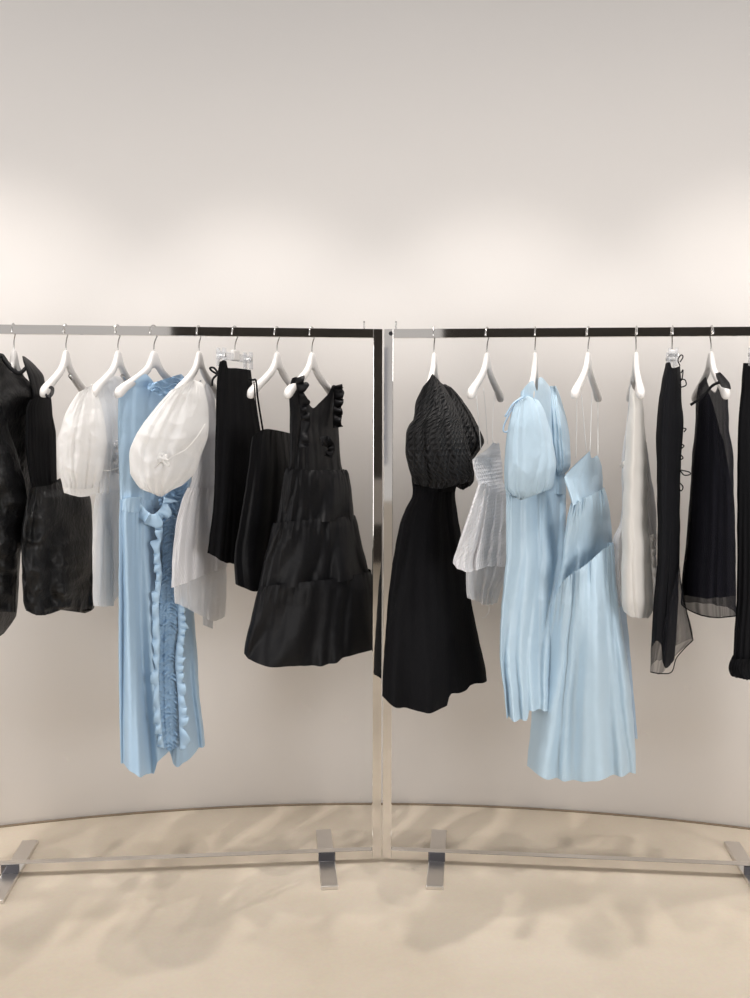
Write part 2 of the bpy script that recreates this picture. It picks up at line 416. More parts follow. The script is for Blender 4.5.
hanger(118, .12, 'white hanger under the white organza dress with a short puff sleeve', bar=True)
hanger(154, .33, 'white hanger of the long pale blue ruffled dress')
hanger(199, .16, 'white hanger of the white top with the big balloon sleeve')
clip_hanger(235, .30, 'clip hanger above the plain black skirt with side bow')
hanger(277, .30, 'white hanger holding the black camisole dress by one thin strap')
hanger(312, .31, 'white hanger of the black tiered dress next to the middle post')
hanger(434, .20, scale=.74, label= 'white hanger of the black quilted dress, first on the right rack')
hanger(487, .34, 'white hanger with thin threads down to the white textured peplum top')
hanger(535, .25, scale=.62, label= 'white hanger of the pale blue dress with puff sleeves')
hanger(588, .38, 'white hanger with thin straps down to the strapless-looking pale blue dress')
hanger(636, .17, 'white hanger seen nearly edge-on above the ivory blouse')
clip_hanger(672, .25, 'clip hanger above the black skirt edged with small loops')
hanger(711, .04, scale=.82, label= 'white hanger of the sheer black dress, its round end in front')
clip_hanger(754, .36, 'clip hanger at the right edge above the plain black garment')

# ------------------------------------------------------------------ garments
def garment(name, label, cat, px, group=None):
    Y = ry(px); p = P(px, 352, Y)
    return empty(name, (p.x, p.y, 0.3), label, cat, group)

# 1 black crinkled jacket, cut by the left edge
g = garment('black_jacket', 'shiny crinkled black jacket with raised collar, cut off by the left edge', 'jacket', 14)
cloth('jacket_body', g, M['black_crinkle'], [(353, -12, 18), (372, -20, 28), (385, -24, 36), (397, -24, 42), (420, -26, 40), (460, -26, 34), (507, -26, 31), (550, -22, 21), (600, -20, 18), (617, -20, 16), (640, -16, 6)],
      [(-1, 372), (-.55, 356), (-.25, 353), (0, 354), (.35, 363), (.7, 374), (1, 392)], [(-1, 655), (0, 640), (.6, 634), (1, 616)], off=-.05, S=.15, T=[(353, .03), (420, .06), (600, .05)], fold=.006, nf=3, crinkle=.003, cs=24, rumple=.020)
cloth('sleeve', g, M['black_crinkle'], [(376, -20, 2), (398, -22, 6), (430, -22, 10), (460, -22, 19), (507, -22, 29), (530, -22, 28), (560, -22, 19), (600, -20, 17)],
      380, 612, off=-.13, S=.06, T=[(376, .02), (420, .06), (560, .05), (612, .03)], fold=.005, nf=3, crinkle=.003, cs=26, rumple=.022, cap=True)
cloth('collar', g, M['black_satin'], [(356, 22, 24), (361, 23, 31), (367, 25, 37), (377, 28, 44), (392, 32, 46), (415, 34, 47)],
      356, 415, off=.06, S=.05, T=.02, fold=.004, rows=30, n=60)
cord('lapel_edge', g, M['black_satin'], [(2, 356, -.10), (6, 363, -.11), (14, 371, -.115), (20, 373, -.11), (26, 368, -.10)], .006, flat=.6)

# 2 black bubble dress
g = garment('black_dress', 'black dress with full bubble skirt behind the shiny jacket, hung by a lace strap', 'dress', 58)
cloth('bodice', g, M['black_soft'], [(393, 36, 50), (400, 30, 51), (410, 26, 52), (436, 25, 56), (480, 30, 57), (492, 33, 59)],
      [(-1, 400), (0, 394), (1, 398)], 494, off=.0, S=.12, T=.05, fold=.006, crinkle=.002)
cloth('bubble_skirt', g, M['black_crinkle'], [(470, 38, 76), (486, 30, 84), (500, 27, 91), (540, 21, 93), (569, 22, 94), (600, 23, 95), (614, 27, 93)],
      [(-1, 488), (-.3, 485), (.3, 478), (1, 472)], [(-1, 611), (-.8, 615), (-.3, 614), (.3, 607), (.5, 611), (.75, 614), (1, 608)],
      off=0, S=.16, T=[(470, .04), (540, .08), (590, .075), (614, .04)], fold=.009, nf=4, crinkle=.003, cs=24, rumple=.020, gather=.008, gb=.008, capb=True)
cord('lace_strap', g, M['black_sheer'], [(50, 387, -.21), (52.5, 389, -.20), (51.5, 394, -.20), (48, 397, -.21), (46, 395, -.22)], .0055, flat=.5)
cord('strap', g, M['black_soft'], [(50, 393, -.20), (51.5, 405, -.16), (53, 430, -.10)], .0012)

# 3 white organza dress
g = garment('white_organza_dress', 'sheer white organza dress with short gathered puff sleeve, over the black bubble skirt', 'dress', 112)
cloth('bodice', g, M['white_organza'], [(374, 109, 122), (380, 100, 127), (386, 94, 127), (412, 101, 128), (441, 104, 127), (470, 100, 127), (493, 98, 125)],
      [(-1, 388), (-.3, 379), (0, 376), (.5, 376), (1, 382)], 493, off=-.02, S=.13, T=.04, fold=.006, crinkle=.003, gb=.005)
cloth('puff_sleeve', g, M['white_sleeve'], [(385, 88, 94), (391, 80, 97), (400, 73, 100), (412, 66, 103), (431, 60, 106), (443, 57, 107), (460, 57.5, 105), (470, 58, 103), (484, 62, 99), (490, 63, 98)],
      [(-1, 392), (0, 384), (1, 386)], [(-1, 488), (0, 491), (1, 488)], off=-.20, S=.06, T=[(384, .015), (400, .045), (440, .08), (470, .075), (490, .05)], fold=.009, nf=5, gather=.006, crinkle=.003, cs=30, rumple=.009, rs=18, cap=True, gb=.006)
cloth('cuff', g, M['white_cotton'], [(486, 62.5, 99), (493, 64, 98), (497, 66, 97)], [(-1, 487), (0, 489), (1, 487)], [(-1, 493), (0, 497), (1, 494)], off=-.20, S=.06, T=.05, fold=.002, gather=.003, gl=0, rows=14, ng=30)
for k, (a, b, w) in enumerate(((440, 104, 8), (452, 103, 9), (464, 101, 8))):
    frill('lace_frill', g, M['white_organza'], [(b+3, a+2, -.085), (b+12, a, -.06), (b+22, a+4, -.03)], 0, w, .006, 5, k)
cord('waist_trim', g, M['white_cotton'], [(103, 471, -.14), (110, 470.5, -.115), (122, 466, -.07), (126.5, 458, -.03)], .002)
cloth('skirt', g, M['white_organza'], [(486, 99, 125), (508, 93.5, 126), (560, 92.5, 124), (600, 93, 121), (607, 94, 118)],
      490, [(-1, 606), (0, 607), (1, 592)], off=-.02, S=.13, T=.035, fold=.010, nf=4, gather=.007, crinkle=.002)
cloth('skirt_lining', g, M['white_cotton'], [(490, 98, 106), (508, 94.5, 109), (540, 93.5, 112.5), (580, 93.5, 114), (606, 94.5, 114)],
      492, 606, off=-.07, S=.05, T=.025, fold=.006, nf=4, crinkle=.001, n=90)

# 4 long pale blue dress
g = garment('blue_maxi_dress', 'long pale blue dress with ruched ruffled front, longest on the left rack', 'dress', 160)
cloth('bodice', g, M['blue_satin'], [(372, 126, 186), (380, 124, 190), (388, 118.5, 192), (430, 118, 192), (470, 119, 192), (505, 120, 190)],
      [(-1, 390), (-.7, 382), (-.35, 374), (-.15, 380), (.1, 389), (.3, 383), (.55, 376), (.8, 378), (1, 386)], 508,
      off=0, S=.16, T=[(372, .02), (420, .045), (508, .045)], fold=.012, nf=6, crinkle=.002, gb=.006)
cloth('ruffled_collar', g, M['blue_ruched'], [(373, 170, 183), (380, 150, 189), (390, 147, 191), (402, 149, 192), (410, 154, 192)],
      [(-1, 384), (-.4, 380), (.3, 375), (.7, 374), (1, 381)], [(-1, 389), (0, 398), (.5, 396), (1, 392)], off=-.005, S=.1, T=.05, fold=.004, ruche=.006, rows=60, crinkle=.003)
cloth('skirt', g, M['blue_satin'], [(495, 120, 190), (520, 119, 190), (600, 118.5, 193), (650, 118.5, 197), (700, 119, 200), (745, 120, 205), (775, 121, 206)],
      500, [(-1, 764), (-.75, 767), (-.45, 772), (-.25, 776), (-.12, 758), (.15, 752), (.24, 766), (.5, 760), (.8, 751), (1, 745)],
      off=0, S=.17, T=[(495, .045), (600, .055), (775, .07)], fold=.036, nf=4.5, drift=.25, gather=.006, crinkle=.0015, rows=150)
cloth('ruched_panel', g, M['blue_ruched'], [(480, 168, 188), (498, 158, 186), (520, 163, 178), (560, 162, 174), (600, 158, 181), (650, 156, 178), (700, 156, 180), (750, 160, 180)],
      [(-1, 500), (0, 488), (1, 482)], [(-1, 748), (0, 750), (1, 746)], off=[(480, -.045), (560, -.06), (750, -.085)], S=[(480, .05), (560, .03), (750, .045)], T=.012, fold=.004, ruche=.010, crinkle=.002, rows=260, n=110)
frill('ruffle', g, M['blue_satin'], [(160, 516, -.085), (162, 530, -.095), (159, 550, -.105), (161, 575, -.105), (158, 605, -.11), (159, 640, -.115), (158, 680, -.12), (160, 720, -.125), (163, 748, -.125)], -1, 6, .008, 19, 1)
frill('ruffle', g, M['blue_satin'], [(178, 598, -.05), (180, 630, -.055), (177, 660, -.065), (180, 700, -.07), (182, 750, -.075)], 2, -6, .008, 15, 2)
frill('ruffle', g, M['blue_satin'], [(139, 503, -.11), (145, 512, -.12), (154, 516, -.12), (163, 508, -.11), (166, 497, -.09)], -2, 9, .014, 4, 3)
cloth('belt', g, M['blue_satin'], [(497, 123, 141), (512, 121, 141)], [(-1, 499), (0, 497), (1, 497)], [(-1, 511), (0, 513), (1, 512)], off=-.13, S=.03, T=.02, fold=.002, rows=16, n=60, cap=True, capb=True)

# 5 white top with balloon sleeve
g = garment('white_balloon_sleeve_top', 'white pinstriped top with one large balloon sleeve in front of the long blue dress', 'top', 195)
cloth('bodice', g, M['white_stripe'], [(380, 196, 208), (390, 190, 213), (400, 190, 215), (440, 196, 217), (470, 194, 217), (492, 188, 218)],
      [(-1, 384), (-.2, 380), (.2, 388), (.5, 383), (1, 384)], 492, off=.0, S=.13, T=.04, fold=.006, crinkle=.001, gb=.004)
cloth('balloon_sleeve', g, M['white_sleeve'], [(379, 191, 198), (386, 176, 204), (398, 164, 207), (412, 152, 209), (425, 142, 209), (436, 135.5, 208), (453, 129.5, 202), (472, 130, 195), (482, 135, 186), (490, 142, 176), (497, 152, 167)],
      [(-1, 390), (0, 380), (1, 382)], [(-1, 489), (-.2, 496), (.3, 497), (1, 486)], off=-.19, S=.07, T=[(379, .02), (400, .055), (440, .09), (475, .08), (490, .05), (497, .015)], fold=.008, nf=4, drift=1.2, gather=.006, crinkle=.002, cs=26, rumple=.011, rs=11, cap=True, capb=True)
cord('sleeve_seam', g, M['white_cotton'], [(163, 463, -.285), (173, 456, -.275), (185, 450, -.26), (197, 437, -.24), (205, 424, -.215)], .0008)
frill('cuff', g, M['white_sleeve'], [(160, 463, -.282), (157, 459, -.283), (159, 454, -.284), (164, 453, -.283), (168, 457, -.281), (165, 462, -.281), (160, 463, -.282)], 0, 12, .005, 6, 5)
cloth('peplum', g, M['white_stripe'], [(486, 188, 218), (500, 182, 220), (530, 175, 225), (567, 172, 227), (588, 171.5, 227)],
      488, [(-1, 588), (-.5, 583), (0, 577), (.5, 572), (1, 567)], off=-.01, S=.15, T=.045, fold=.016, nf=6, gather=.005, crinkle=.001)
cloth('peplum_underlayer', g, M['white_organza'], [(550, 176, 226), (588, 174, 226.5), (605, 175, 226), (621, 180, 224)],
      552, [(-1, 603), (-.5, 609), (0, 616), (.6, 621), (1, 617)], off=.01, S=.14, T=.035, fold=.012, nf=5, crinkle=.002)
cloth('slip', g, M['white_veil'], [(600, 202, 214), (628, 203, 213)], 600, [(-1, 625), (1, 629)], off=.05, S=.04, T=.015, fold=.003, rows=20, n=60)

# 6 black skirt with bow
g = garment('black_skirt', 'plain black skirt on a clip hanger with a small bow at its top left', 'skirt', 235)
cloth('skirt_body', g, M['black_soft'], [(359, 220, 249), (380, 217, 252), (410, 216, 256), (450, 215, 262), (500, 213.5, 262), (540, 209, 262), (556, 207, 262), (566, 207, 262)],
      [(-1, 362), (-.75, 360), (-.55, 361), (-.4, 368), (0, 368), (.6, 369), (1, 370)], [(-1, 553), (-.7, 557), (-.3, 563), (1, 566)], off=-.01, S=.14, T=.03, fold=.012, nf=5, crinkle=.001)
bw = cord('bow', g, M['black_satin'], [(217, 374, -.17), (212, 371, -.18), (210, 368, -.18), (214, 368, -.18), (218, 373, -.17)], .003)
cord('bow_tail', g, M['black_satin'], [(218, 374, -.17), (213, 379, -.18), (212, 386, -.18)], .0032).parent = bw

# 7 black camisole dress
g = garment('black_camisole_dress', 'plain black camisole dress hanging by a thin strap, left of the tiered dress', 'dress', 277)
cloth('dress_body', g, M['black_satin'], [(430, 254, 292), (437, 252, 293), (470, 248, 298), (520, 240, 300), (560, 234, 300), (590, 236, 300)],
      [(-1, 437), (-.7, 431), (-.3, 429), (.1, 430), (.6, 432), (1, 434)], [(-1, 584), (-.7, 589), (-.4, 591), (1, 590)], off=-.01, S=.15, T=.035, fold=.013, nf=3.5, gather=.004, crinkle=.001)
cord('strap', g, M['black_soft'], [(249, 379, -.20), (253, 380, -.215), (256, 381, -.205), (258, 400, -.19), (263, 431, -.14)], .0028)
cord('strap', g, M['black_soft'], [(254, 382, -.205), (256, 405, -.18), (260, 431, -.15)], .0018)
# 8 black tiered dress
g = garment('black_tiered_dress', 'sleeveless black satin dress with three gathered tiers beside the middle posts', 'dress', 315)
cloth('bodice', g, M['black_satin'], [(376, 291, 334), (392, 289, 342), (410, 289.5, 341), (427, 290, 339), (462, 289, 341), (474, 287, 344)],
      [(-1, 388), (-.93, 378), (-.72, 377), (-.5, 392), (-.3, 402), (-.08, 408), (.1, 404), (.4, 396), (.75, 385), (.88, 386), (1, 396)], [(-1, 470), (1, 474)],
      off=0, S=.16, T=.035, fold=.006, nf=6, crinkle=.003, gb=.005, rows=110)
frill('strap_ruffle', g, M['black_satin'], [(297, 378, -.155), (299, 390, -.15), (301, 405, -.14), (303, 425, -.135), (300, 448, -.14)], 2, -7, .012, 6, 11)
frill('strap_ruffle', g, M['black_satin'], [(336, 386, .08), (337, 398, .075), (336, 412, .07), (336, 428, .07)], 3, -6, .012, 5, 12)
frill('neckline_bow', g, M['black_satin'], [(320, 440, -.04), (328, 438, -.02), (333, 448, 0), (330, 458, -.01)], -2, 6, .01, 3, 13)
cloth('tier', g, M['black_satin'], [(466, 287, 344), (474, 284, 349), (486, 282, 351), (500, 280, 352.5), (525, 276, 355)],
      [(-1, 468), (0, 470), (1, 470)], [(-1, 526), (0, 522), (1, 519)], off=0, S=.17, T=[(466, .045), (480, .065), (525, .075)], fold=.020, nf=4, gather=.015, ng=20, gl=4, crinkle=.002, gb=.004)
cloth('tier', g, M['black_satin'], [(515, 277, 355), (524, 273, 358), (540, 269, 361), (560, 264, 366), (590, 258, 373)],
      [(-1, 523), (0, 519), (1, 516)], [(-1, 591), (-.4, 586), (.3, 582), (1, 574)], off=0, S=.18, T=[(515, .075), (530, .095), (590, .10)], fold=.020, nf=4, gather=.015, ng=20, gl=4, crinkle=.002, gb=.004)
cloth('tier', g, M['black_satin'], [(570, 264, 371), (590, 258, 376), (620, 251, 379), (655, 244, 382), (668, 244, 382)],
      [(-1, 587), (-.4, 583), (.3, 579), (1, 571)], [(-1, 654), (-.93, 660), (-.5, 666), (0, 667), (.35, 663), (.42, 659), (.8, 652), (1, 648)], off=0, S=.18, T=[(570, .10), (590, .12), (667, .125)], fold=.020, nf=4, gather=.015, ng=20, gl=4, crinkle=.0015)

# 9 black quilted dress
g = garment('black_quilted_dress', 'black quilted dress with huge puff sleeves, first garment on the right rack', 'dress', 436)
cloth('bodice', g, M['black_soft'], [(378, 430, 443), (392, 421, 452), (430, 412, 462), (470, 411, 460), (492, 413, 455)],
      [(-1, 386), (-.2, 379), (.2, 383), (1, 388)], 492, off=.0, S=.10, T=.05, fold=.006, crinkle=.001)
cloth('puff_sleeve', g, M['black_quilt'], [(372, 429, 437), (378, 427, 441), (384, 424, 443), (392, 420, 448), (404, 415.5, 454), (418, 414, 460), (425, 409, 462), (434, 406, 465), (450, 405.5, 470), (465, 408, 473), (478, 412, 473), (488, 416, 462)],
      [(-1, 386), (-.2, 374), (1, 384)], [(-1, 484), (0, 489), (1, 482)], off=-.15, S=.07, T=[(373, .03), (400, .06), (440, .095), (470, .085), (488, .04)], fold=.016, nf=5, crinkle=.003, cap=True, capb=True, gb=.006)
cloth('puff_sleeve', g, M['black_quilt'], [(383, 441, 447), (392, 442, 456), (405, 446, 466), (418, 450, 474), (430, 452, 480), (442, 454, 484), (450, 455, 480), (458, 454, 475), (480, 453, 474), (489, 458, 468)],
      [(-1, 386), (0, 384), (1, 387)], [(-1, 487), (0, 490), (1, 486)], off=.10, S=.05, T=[(383, .02), (430, .07), (470, .07), (489, .04)], fold=.014, nf=6, crinkle=.003, cap=True, capb=True, gb=.008)
cloth('skirt', g, M['black_soft'], [(484, 413, 455), (494, 412.5, 455), (510, 405, 457), (528, 399, 460), (571, 391.5, 466), (600, 388, 471), (640, 385, 479), (680, 382.5, 487), (700, 382, 488)],
      486, [(-1, 696), (-.85, 702), (-.62, 709), (-.3, 711), (.22, 708), (.29, 696), (.6, 691), (.67, 687), (1, 681)], off=0, S=.13, T=[(484, .045), (560, .09), (700, .13)], fold=.032, nf=3.5, drift=.3, gather=.007, crinkle=.001, rows=130)

# 10 white jacquard peplum cami
g = garment('white_peplum_camisole', 'small white textured camisole with flared peplum, hung on thin threads beside the quilted dress', 'top', 488)
cloth('bodice', g, M['white_jacquard'], [(441, 487, 500), (450, 479, 500.5), (458, 472, 501), (464, 472.5, 502), (478, 476, 502.5), (487, 479, 503.5)],
      [(-1, 460), (-.4, 452), (.1, 443), (.45, 444), (.8, 443), (1, 452)], 486, off=-.02, S=.12, T=.04, fold=.005, crinkle=.0025, gb=.005)
cloth('peplum', g, M['white_jacquard'], [(482, 479, 504), (492, 475.5, 506), (520, 466.5, 507), (545, 458, 507), (563, 453, 507), (572, 454, 507)],
      484, [(-1, 563), (-.85, 569), (-.4, 572), (0, 568), (.5, 566), (1, 567)], off=-.03, S=.13, T=[(482, .04), (570, .06)], fold=.014, nf=7, gather=.006, crinkle=.002)
cloth('peplum_underlayer', g, M['white_veil'], [(556, 466, 506.5), (575, 466, 506.5), (590, 466.5, 501), (604, 468, 497)],
      558, [(-1, 598), (-.3, 602), (.3, 605), (1, 603)], off=0, S=.10, T=.045, fold=.012, nf=6, crinkle=.002)
cord('strap', g, M['thread'], [(476.5, 396, -.19), (478.5, 420, -.17), (481, 450, -.13)], .0011)
cord('strap', g, M['thread'], [(483.5, 388, -.14), (486, 415, -.11), (487.5, 444, -.08)], .0009)
cord('strap', g, M['thread'], [(495, 392, .09), (493, 415, .06), (492.5, 444, .03)], .0008)
cord('tag_thread', g, M['thread'], [(488, 603, 0), (489, 611, 0), (485, 617, 0), (482, 618, 0)], .0008)

# 11 pale blue puff sleeve dress
g = garment('blue_puff_sleeve_dress', 'pale blue taffeta dress with puff sleeves and a bow at the shoulder', 'dress', 532)
cloth('bodice', g, M['blue_taffeta'], [(376, 526, 548), (382, 522, 552), (400, 520, 556), (440, 514, 562), (470, 508, 565), (492, 506, 565)],
      [(-1, 392), (-.6, 384), (-.25, 380), (-.02, 391), (.15, 378), (.35, 377), (.7, 384), (1, 394)], 494, off=-.02, S=.13, T=[(376, .05), (386, .075), (440, .05)], fold=.007, crinkle=.003, gb=.005)
cloth('puff_sleeve', g, M['blue_taffeta'], [(396, 522, 533), (400, 517, 538), (410, 512.5, 544), (425, 508.5, 549), (440, 506, 552.5), (464, 504.5, 556), (478, 504, 555), (488, 505, 552), (494, 509, 548), (500, 515, 532)],
      [(-1, 404), (0, 396), (1, 400)], [(-1, 495), (-.4, 500), (0, 499), (.5, 494), (1, 488)], off=-.17, S=.06, T=[(396, .025), (430, .07), (470, .08), (490, .055), (500, .02)], fold=.010, nf=3, gather=.005, crinkle=.001, rumple=.006, rs=9, cap=True, capb=True, gb=.010)
cloth('puff_sleeve', g, M['blue_taffeta'], [(386, 550, 556), (395, 550, 560), (404, 550, 562.5), (420, 551, 567), (440, 552, 570), (464, 555, 570.5), (472, 556, 567), (477, 557, 561)],
      386, [(-1, 475), (0, 477), (1, 472)], off=.085, S=.03, T=[(386, .025), (430, .05), (470, .045), (477, .02)], fold=.010, nf=3, gather=.005, crinkle=.001, rumple=.006, rs=9, cap=True, capb=True)
cloth('skirt', g, M['blue_taffeta'], [(482, 505, 566), (500, 506, 566), (553, 506, 566), (600, 502, 560), (630, 500, 556), (650, 499.5, 553), (690, 503.5, 551), (722, 507, 550.5)],
      484, [(-1, 718), (-.6, 721), (-.1, 721), (-.04, 719), (.06, 710), (.5, 709), (1, 708)], off=[(482, -.01), (600, -.09)], S=[(482, .14), (600, .07)], T=[(482, .045), (720, .05)], fold=.034, nf=3.2, drift=.2, gather=.007, crinkle=.002, rows=130)
bw = cord('bow', g, M['blue_satin'], [(523, 397, -.22), (513, 404, -.24), (505, 417, -.24)], .003)
cord('bow_loop', g, M['blue_satin'], [(520, 398, -.22), (511, 411, -.24), (504.5, 424, -.24), (503.5, 431, -.24), (508, 431, -.24), (513, 420, -.24), (522, 400, -.22)], .0025).parent = bw

# 12 pale blue strappy dress
g = garment('blue_strappy_dress', 'pale blue strappy dress with a slanted gathered seam, longest on the right rack', 'dress', 590)
cloth('bodice', g, M['blue_taffeta'], [(451, 580, 598), (460, 572, 601), (469, 567, 602), (477, 564, 602.5), (490, 568, 603), (507, 573, 607)],
      [(-1, 478), (-.75, 469), (-.2, 456), (.1, 452), (.35, 459), (.8, 456), (1, 466)], [(-1, 506), (-.3, 500), (1, 490)], off=0, S=.13, T=.045, fold=.004, crinkle=.002)
cloth('upper_skirt', g, M['blue_taffeta'], [(486, 574, 604), (496, 572, 607), (510, 569, 610), (532, 565, 612), (560, 562, 614), (600, 553, 617)],
      [(-1, 504), (-.3, 498), (1, 488)], [(-1, 610), (-.7, 586), (0, 569), (.6, 554), (1, 547)], off=[(486, 0), (600, .05)], S=[(486, .13), (600, .09)], T=[(486, .045), (520, .065), (600, .06)], fold=.018, nf=3.5, gather=.016, ng=18, gl=4, crinkle=.002)
cloth('lower_skirt', g, M['blue_taffeta'], [(545, 556, 614), (580, 554, 616), (605, 551, 619), (640, 544, 624), (665, 540, 628), (709, 532, 632.5), (735, 530, 634.5), (768, 527, 636), (786, 528, 636)],
      [(-1, 605), (-.7, 581), (0, 565), (.6, 550), (1, 544)], [(-1, 766), (-.8, 771), (-.55, 779), (-.3, 784), (.05, 781), (.3, 778), (.42, 776), (.6, 778), (1, 774)],
      off=[(545, -.05), (620, -.03), (784, .05)], S=[(545, .09), (600, .03), (660, -.02), (784, 0)], T=[(545, .085), (640, .10), (780, .125)], fold=.040, nf=3.2, drift=.3, gather=.020, ng=18, gl=7, crinkle=.0015, rows=140)
cloth('skirt_lining', g, M['blue_veil'], [(590, 606, 624), (640, 612, 629), (700, 616, 634), (740, 618, 638)], 592, 739, off=.20, S=.03, T=.03, fold=.006, n=80)
for a, b, c, d, o1, o2 in ((577, 398, 576, 458, -.17, -.10), (581.5, 395, 586.5, 452, -.14, -.06), (592, 392, 590, 453, .06, 0), (598, 399, 598, 457, .16, .06)):
    cord('strap', g, M['thread'], [(a, b, o1), ((a+c)/2, (b+d)/2, (o1+o2)/2), (c, d, o2)], .0011)

# 13 ivory blouse
g = garment('ivory_blouse', 'narrow ivory white blouse seen edge-on, right of the strappy blue dress', 'blouse', 638)
cloth('front_panel', g, M['cream'], [(384, 631, 640), (396, 629.5, 642), (420, 628, 644), (440, 626, 646), (464, 624, 647), (496, 623, 647.5), (522, 622, 648), (543, 622, 651), (575, 621, 653), (606, 622, 655), (618, 627, 652)],
      [(-1, 384), (0, 392), (1, 396)], [(-1, 612), (-.6, 617), (.7, 618), (1, 607)], off=-.02, S=.03, T=[(384, .08), (430, .12), (600, .10), (618, .08)], fold=.005, nf=2.5, drift=.2, crinkle=.0005, jit=.8)
cloth('side_layer', g, M['white_veil'], [(376, 630.5, 633), (420, 627, 630), (464, 621.5, 632), (500, 622, 634), (522, 620, 634), (543, 612.5, 634), (580, 614, 634), (606, 619, 634)],
      376, 606, off=.10, S=.02, T=[(376, .03), (606, .06)], fold=.006, crinkle=.003, n=90)
cloth('back_layer', g, M['grey_veil'], [(442, 645, 646.5), (470, 645, 650), (496, 645, 654.5), (522, 645, 656.5), (560, 646, 656.5), (585, 648, 656)],
      442, 585, off=.12, S=.02, T=.04, fold=.006, crinkle=.004, n=80)
frill('edge_frill', g, M['white_cotton'], [(651, 535, -.03), (652, 560, -.04), (654, 590, -.05), (654, 606, -.05)], 1, -3, .004, 9, 15)
frill('knot', g, M['white_cotton'], [(622, 463, -.02), (625, 465, -.03), (628, 463, -.03)], -3, 3, .006, 3, 16)

# 14 black skirt with loops
g = garment('black_looped_skirt', 'long narrow black skirt with small loops down its right edge', 'skirt', 670)
cloth('skirt_body', g, M['navy_black'], [(362, 666, 680), (380, 662, 681), (404, 658.5, 682), (420, 657, 683.5), (440, 656, 682.5), (460, 656.5, 681), (490, 657, 680), (543, 657.5, 680), (575, 656, 679), (606, 653.5, 678), (640, 651.5, 676), (672, 650.5, 673)],
      [(-1, 363), (-.5, 362), (0, 368), (1, 366)], [(-1, 648), (-.6, 640), (-.2, 645), (0, 662), (.5, 668), (1, 660)], off=-.01, S=.04, T=[(362, .11), (420, .13), (672, .12)], fold=.014, nf=4, drift=.2, crinkle=.001, rows=130)
cloth('sheer_hem', g, M['black_gauze'], [(560, 668, 679), (580, 666, 681), (606, 660, 685.5), (640, 651.5, 693), (648, 651, 687), (660, 650.5, 676), (673, 650, 671)],
      [(-1, 640), (-.5, 620), (0, 590), (1, 562)], [(-1, 672), (0, 674), (.3, 672), (.5, 664), (1, 641)], off=-.04, S=.03, T=.09, fold=.008, nf=5, crinkle=.002)
cord('hem_binding', g, M['black_soft'], [(680, 580, -.05), (685.5, 606, -.05), (693, 640, -.05)], .0016, k=10)
cord('hem_binding', g, M['black_soft'], [(693, 640, -.05), (683, 650, -.06), (676, 659, -.06), (671.5, 672, -.07), (660, 673.5, -.08), (650.5, 672, -.08)], .0016, k=10)
for k, pts in enumerate(([(680, 366), (678, 360), (681, 355), (683, 357), (680, 362)], [(681, 373), (683, 370), (682, 379), (680, 381)], [(680, 379), (685, 380), (686, 385), (681, 387), (680, 384)], [(683, 428), (686, 429), (684, 432)],
                         [(682, 444), (684, 446), (681, 449)], [(680, 470), (684, 475), (690, 474.5), (689, 472), (681, 470)], [(680, 483), (683, 487), (681, 491), (679, 488)], [(681, 455), (683, 458), (680, 460)])):
    cord('loop', g, M['black_soft'], [(a, b, -.10) for a, b in pts], .0018)

# 15 sheer black dress
g = garment('sheer_black_dress', 'sheer black dress with a tie at the neck and see-through hem', 'dress', 712)
cloth('dress_body', g, M['black_sheer'], [(372, 706, 717), (378, 701.5, 722), (388, 698, 728), (404, 696, 728.5), (428, 695, 729), (456, 692, 733.5), (490, 690, 734), (543, 686, 735.5), (585, 681.5, 736), (604, 681, 736), (618, 684, 736)],
      [(-1, 384), (-.6, 377), (-.2, 388), (.15, 392), (.5, 378), (1, 388)], [(-1, 605), (-.7, 611), (-.35, 615), (.15, 617.5), (.6, 617), (1, 616)], off=0, S=-.08, T=[(372, .03), (430, .08), (618, .11)], fold=.014, nf=5, crinkle=.001, rows=120)
cloth('lining', g, M['navy_black'], [(392, 699, 720), (430, 697, 722), (456, 694, 726), (490, 692, 732), (543, 688, 734.5), (585, 683, 735), (600, 682.5, 735)],
      [(-1, 396), (-.2, 392), (.3, 404), (1, 440)], [(-1, 595), (0, 598), (1, 596)], off=.01, S=-.07, T=[(392, .02), (430, .065), (600, .095)], fold=.012, nf=5, crinkle=.001)
cord('hem_binding', g, M['black_soft'], [(681, 601, .05), (684, 607, .01), (699, 614.5, -.10), (715, 617.5, -.12), (726, 617, -.12), (735.5, 616, -.10)], .0018, k=8)
cloth('shoulder_strap', g, M['black_sheer'], [(371, 715, 719), (377, 716, 725), (384, 719.5, 730), (389, 723, 731)], [(-1, 373), (1, 372)], [(-1, 387), (1, 389)], off=-.185, S=-.03, T=.024, fold=.001, rows=30, n=60)
cord('tie', g, M['black_soft'], [(720, 382, -.13), (712, 386, -.15), (702, 397, -.16), (690.5, 405, -.16)], .0042, flat=.5)

# 16 black garment at the right edge
g = garment('black_trousers', 'plain matt black garment on a clip hanger, cut off by the right edge', 'trousers', 752)
cloth('garment_body', g, M['black_soft'], [(362, 743, 778), (390, 741, 780), (430, 738, 782), (496, 737, 785), (585, 737, 785), (615, 735.5, 783), (640, 734, 780), (661, 733, 778)],
      363, 664, off=0, S=.05, T=.07, fold=.012, nf=5, drift=.2, crinkle=.001)
cloth('gathered_cuff', g, M['black_soft'], [(658, 732, 778), (668, 728.5, 777), (676, 731, 775), (680, 738, 770)], 659, [(-1, 676), (-.4, 680), (1, 680)], off=-.01, S=.05, T=.08, fold=.006, gather=.006, gl=0, ng=20, rows=24, crinkle=.002, capb=True)

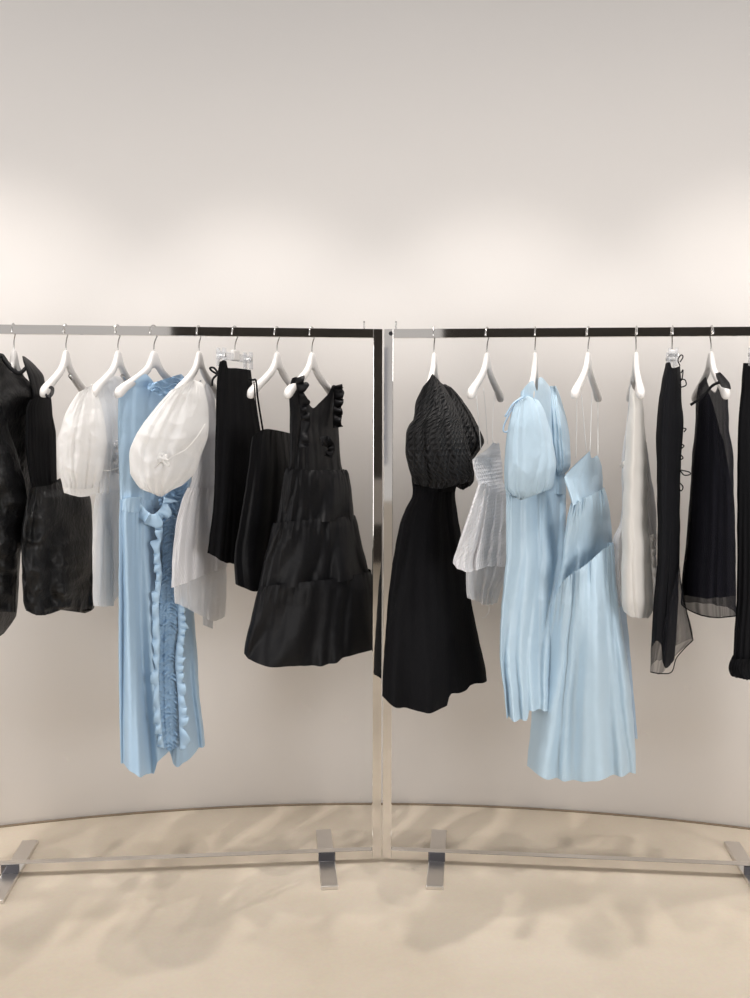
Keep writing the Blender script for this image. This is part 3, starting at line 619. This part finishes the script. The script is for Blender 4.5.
# ------------------------------------------------------------------ light
def spot(x, y, t, power, size, r=.045, blend=1., col=(1, .945, .895)):
    l = bpy.data.lights.new('spot', 'SPOT'); l.energy = power; l.spot_size = math.radians(size); l.spot_blend = blend
    l.shadow_soft_size = r; l.color = col
    o = bpy.data.objects.new('ceiling_spot_light', l); C.objects.link(o)
    o.location = (x, y, 3.4)
    o.rotation_euler = (Vector(t)-Vector((x, y, 3.4))).to_track_quat('-Z', 'Y').to_euler()
for x, f in ((-1.9, .55), (-1.15, .8), (-.38, 1), (.38, 1), (1.15, .8), (1.9, .55)):       # wall washers close to the wall, reaching down behind the racks
    spot(x, 2.35-.04*x*x, (x*.97, 3.6-.1*x*x, .72), WP*f, 46)
for x, pw in ((-1.6, WU*.9), (.42, WU*1.6), (1.8, WU)): spot(x, 1.9, (x*.95, 3.5, 1.6), pw, 84)
for x, y, tx, ty, pw, sz in ((-1.25, 2.2, -1.0, 2.9, DP, 50), (0, 2.3, 0, 2.9, DP, 50), (1.25, 2.2, 1.0, 2.9, DP, 50),
                             (-1.3, 3.12, -1.2, 2.75, BP, 42), (-.62, 3.22, -.62, 2.8, BP, 42), (.1, 3.25, .1, 2.8, BP, 42), (.8, 3.2, .8, 2.78, BP, 42), (1.45, 3.1, 1.3, 2.75, BP, 42),
                             (-1.0, 1.1, -.9, 1.6, DP*1.1, 62), (0, 1.0, 0, 1.6, DP*1.1, 62), (1.0, 1.1, .9, 1.6, DP*1.1, 62)):       # downlights over the racks and the floor
    spot(x, y, (tx, ty, 0), pw, sz, r=.022)
for sx in (-1, 1):                                              # unseen fill panels added at either side to lift the lower wall
    l = bpy.data.lights.new('window_stand_in', 'AREA'); l.shape = 'RECTANGLE'; l.size = 2.6; l.size_y = 1.7; l.energy = SP; l.color = (.985, .98, .98)
    o = bpy.data.objects.new('side_fill_light', l); C.objects.link(o); o.location = (3.3*sx, -.3, .95)
    o.rotation_euler = (Vector((0, 3.6, .6))-o.location).to_track_quat('-Z', 'Z').to_euler()
w = bpy.data.worlds.new('w'); S0.world = w; w.use_nodes = True
w.node_tree.nodes['Background'].inputs[0].default_value = (1, .965, .94, 1); w.node_tree.nodes['Background'].inputs[1].default_value = WS

# ------------------------------------------------------------------ camera
cd = bpy.data.cameras.new('camera'); cam = bpy.data.objects.new('camera', cd); C.objects.link(cam)
cd.sensor_fit = 'HORIZONTAL'; cd.sensor_width = 36; cd.lens = 36*F/750; cd.clip_start = .05
cam.location = (0, 0, H)
cam.rotation_euler = (Matrix.Rotation(math.pi/2-PITCH, 3, 'X') @ Matrix.Rotation(ROLL, 3, 'Z')).to_euler()
S0.camera = cam
vs = S0.view_settings; vs.view_transform = 'Standard'; vs.look = 'None'; vs.gamma = 1; vs.use_curve_mapping = False; vs.exposure = 0.0
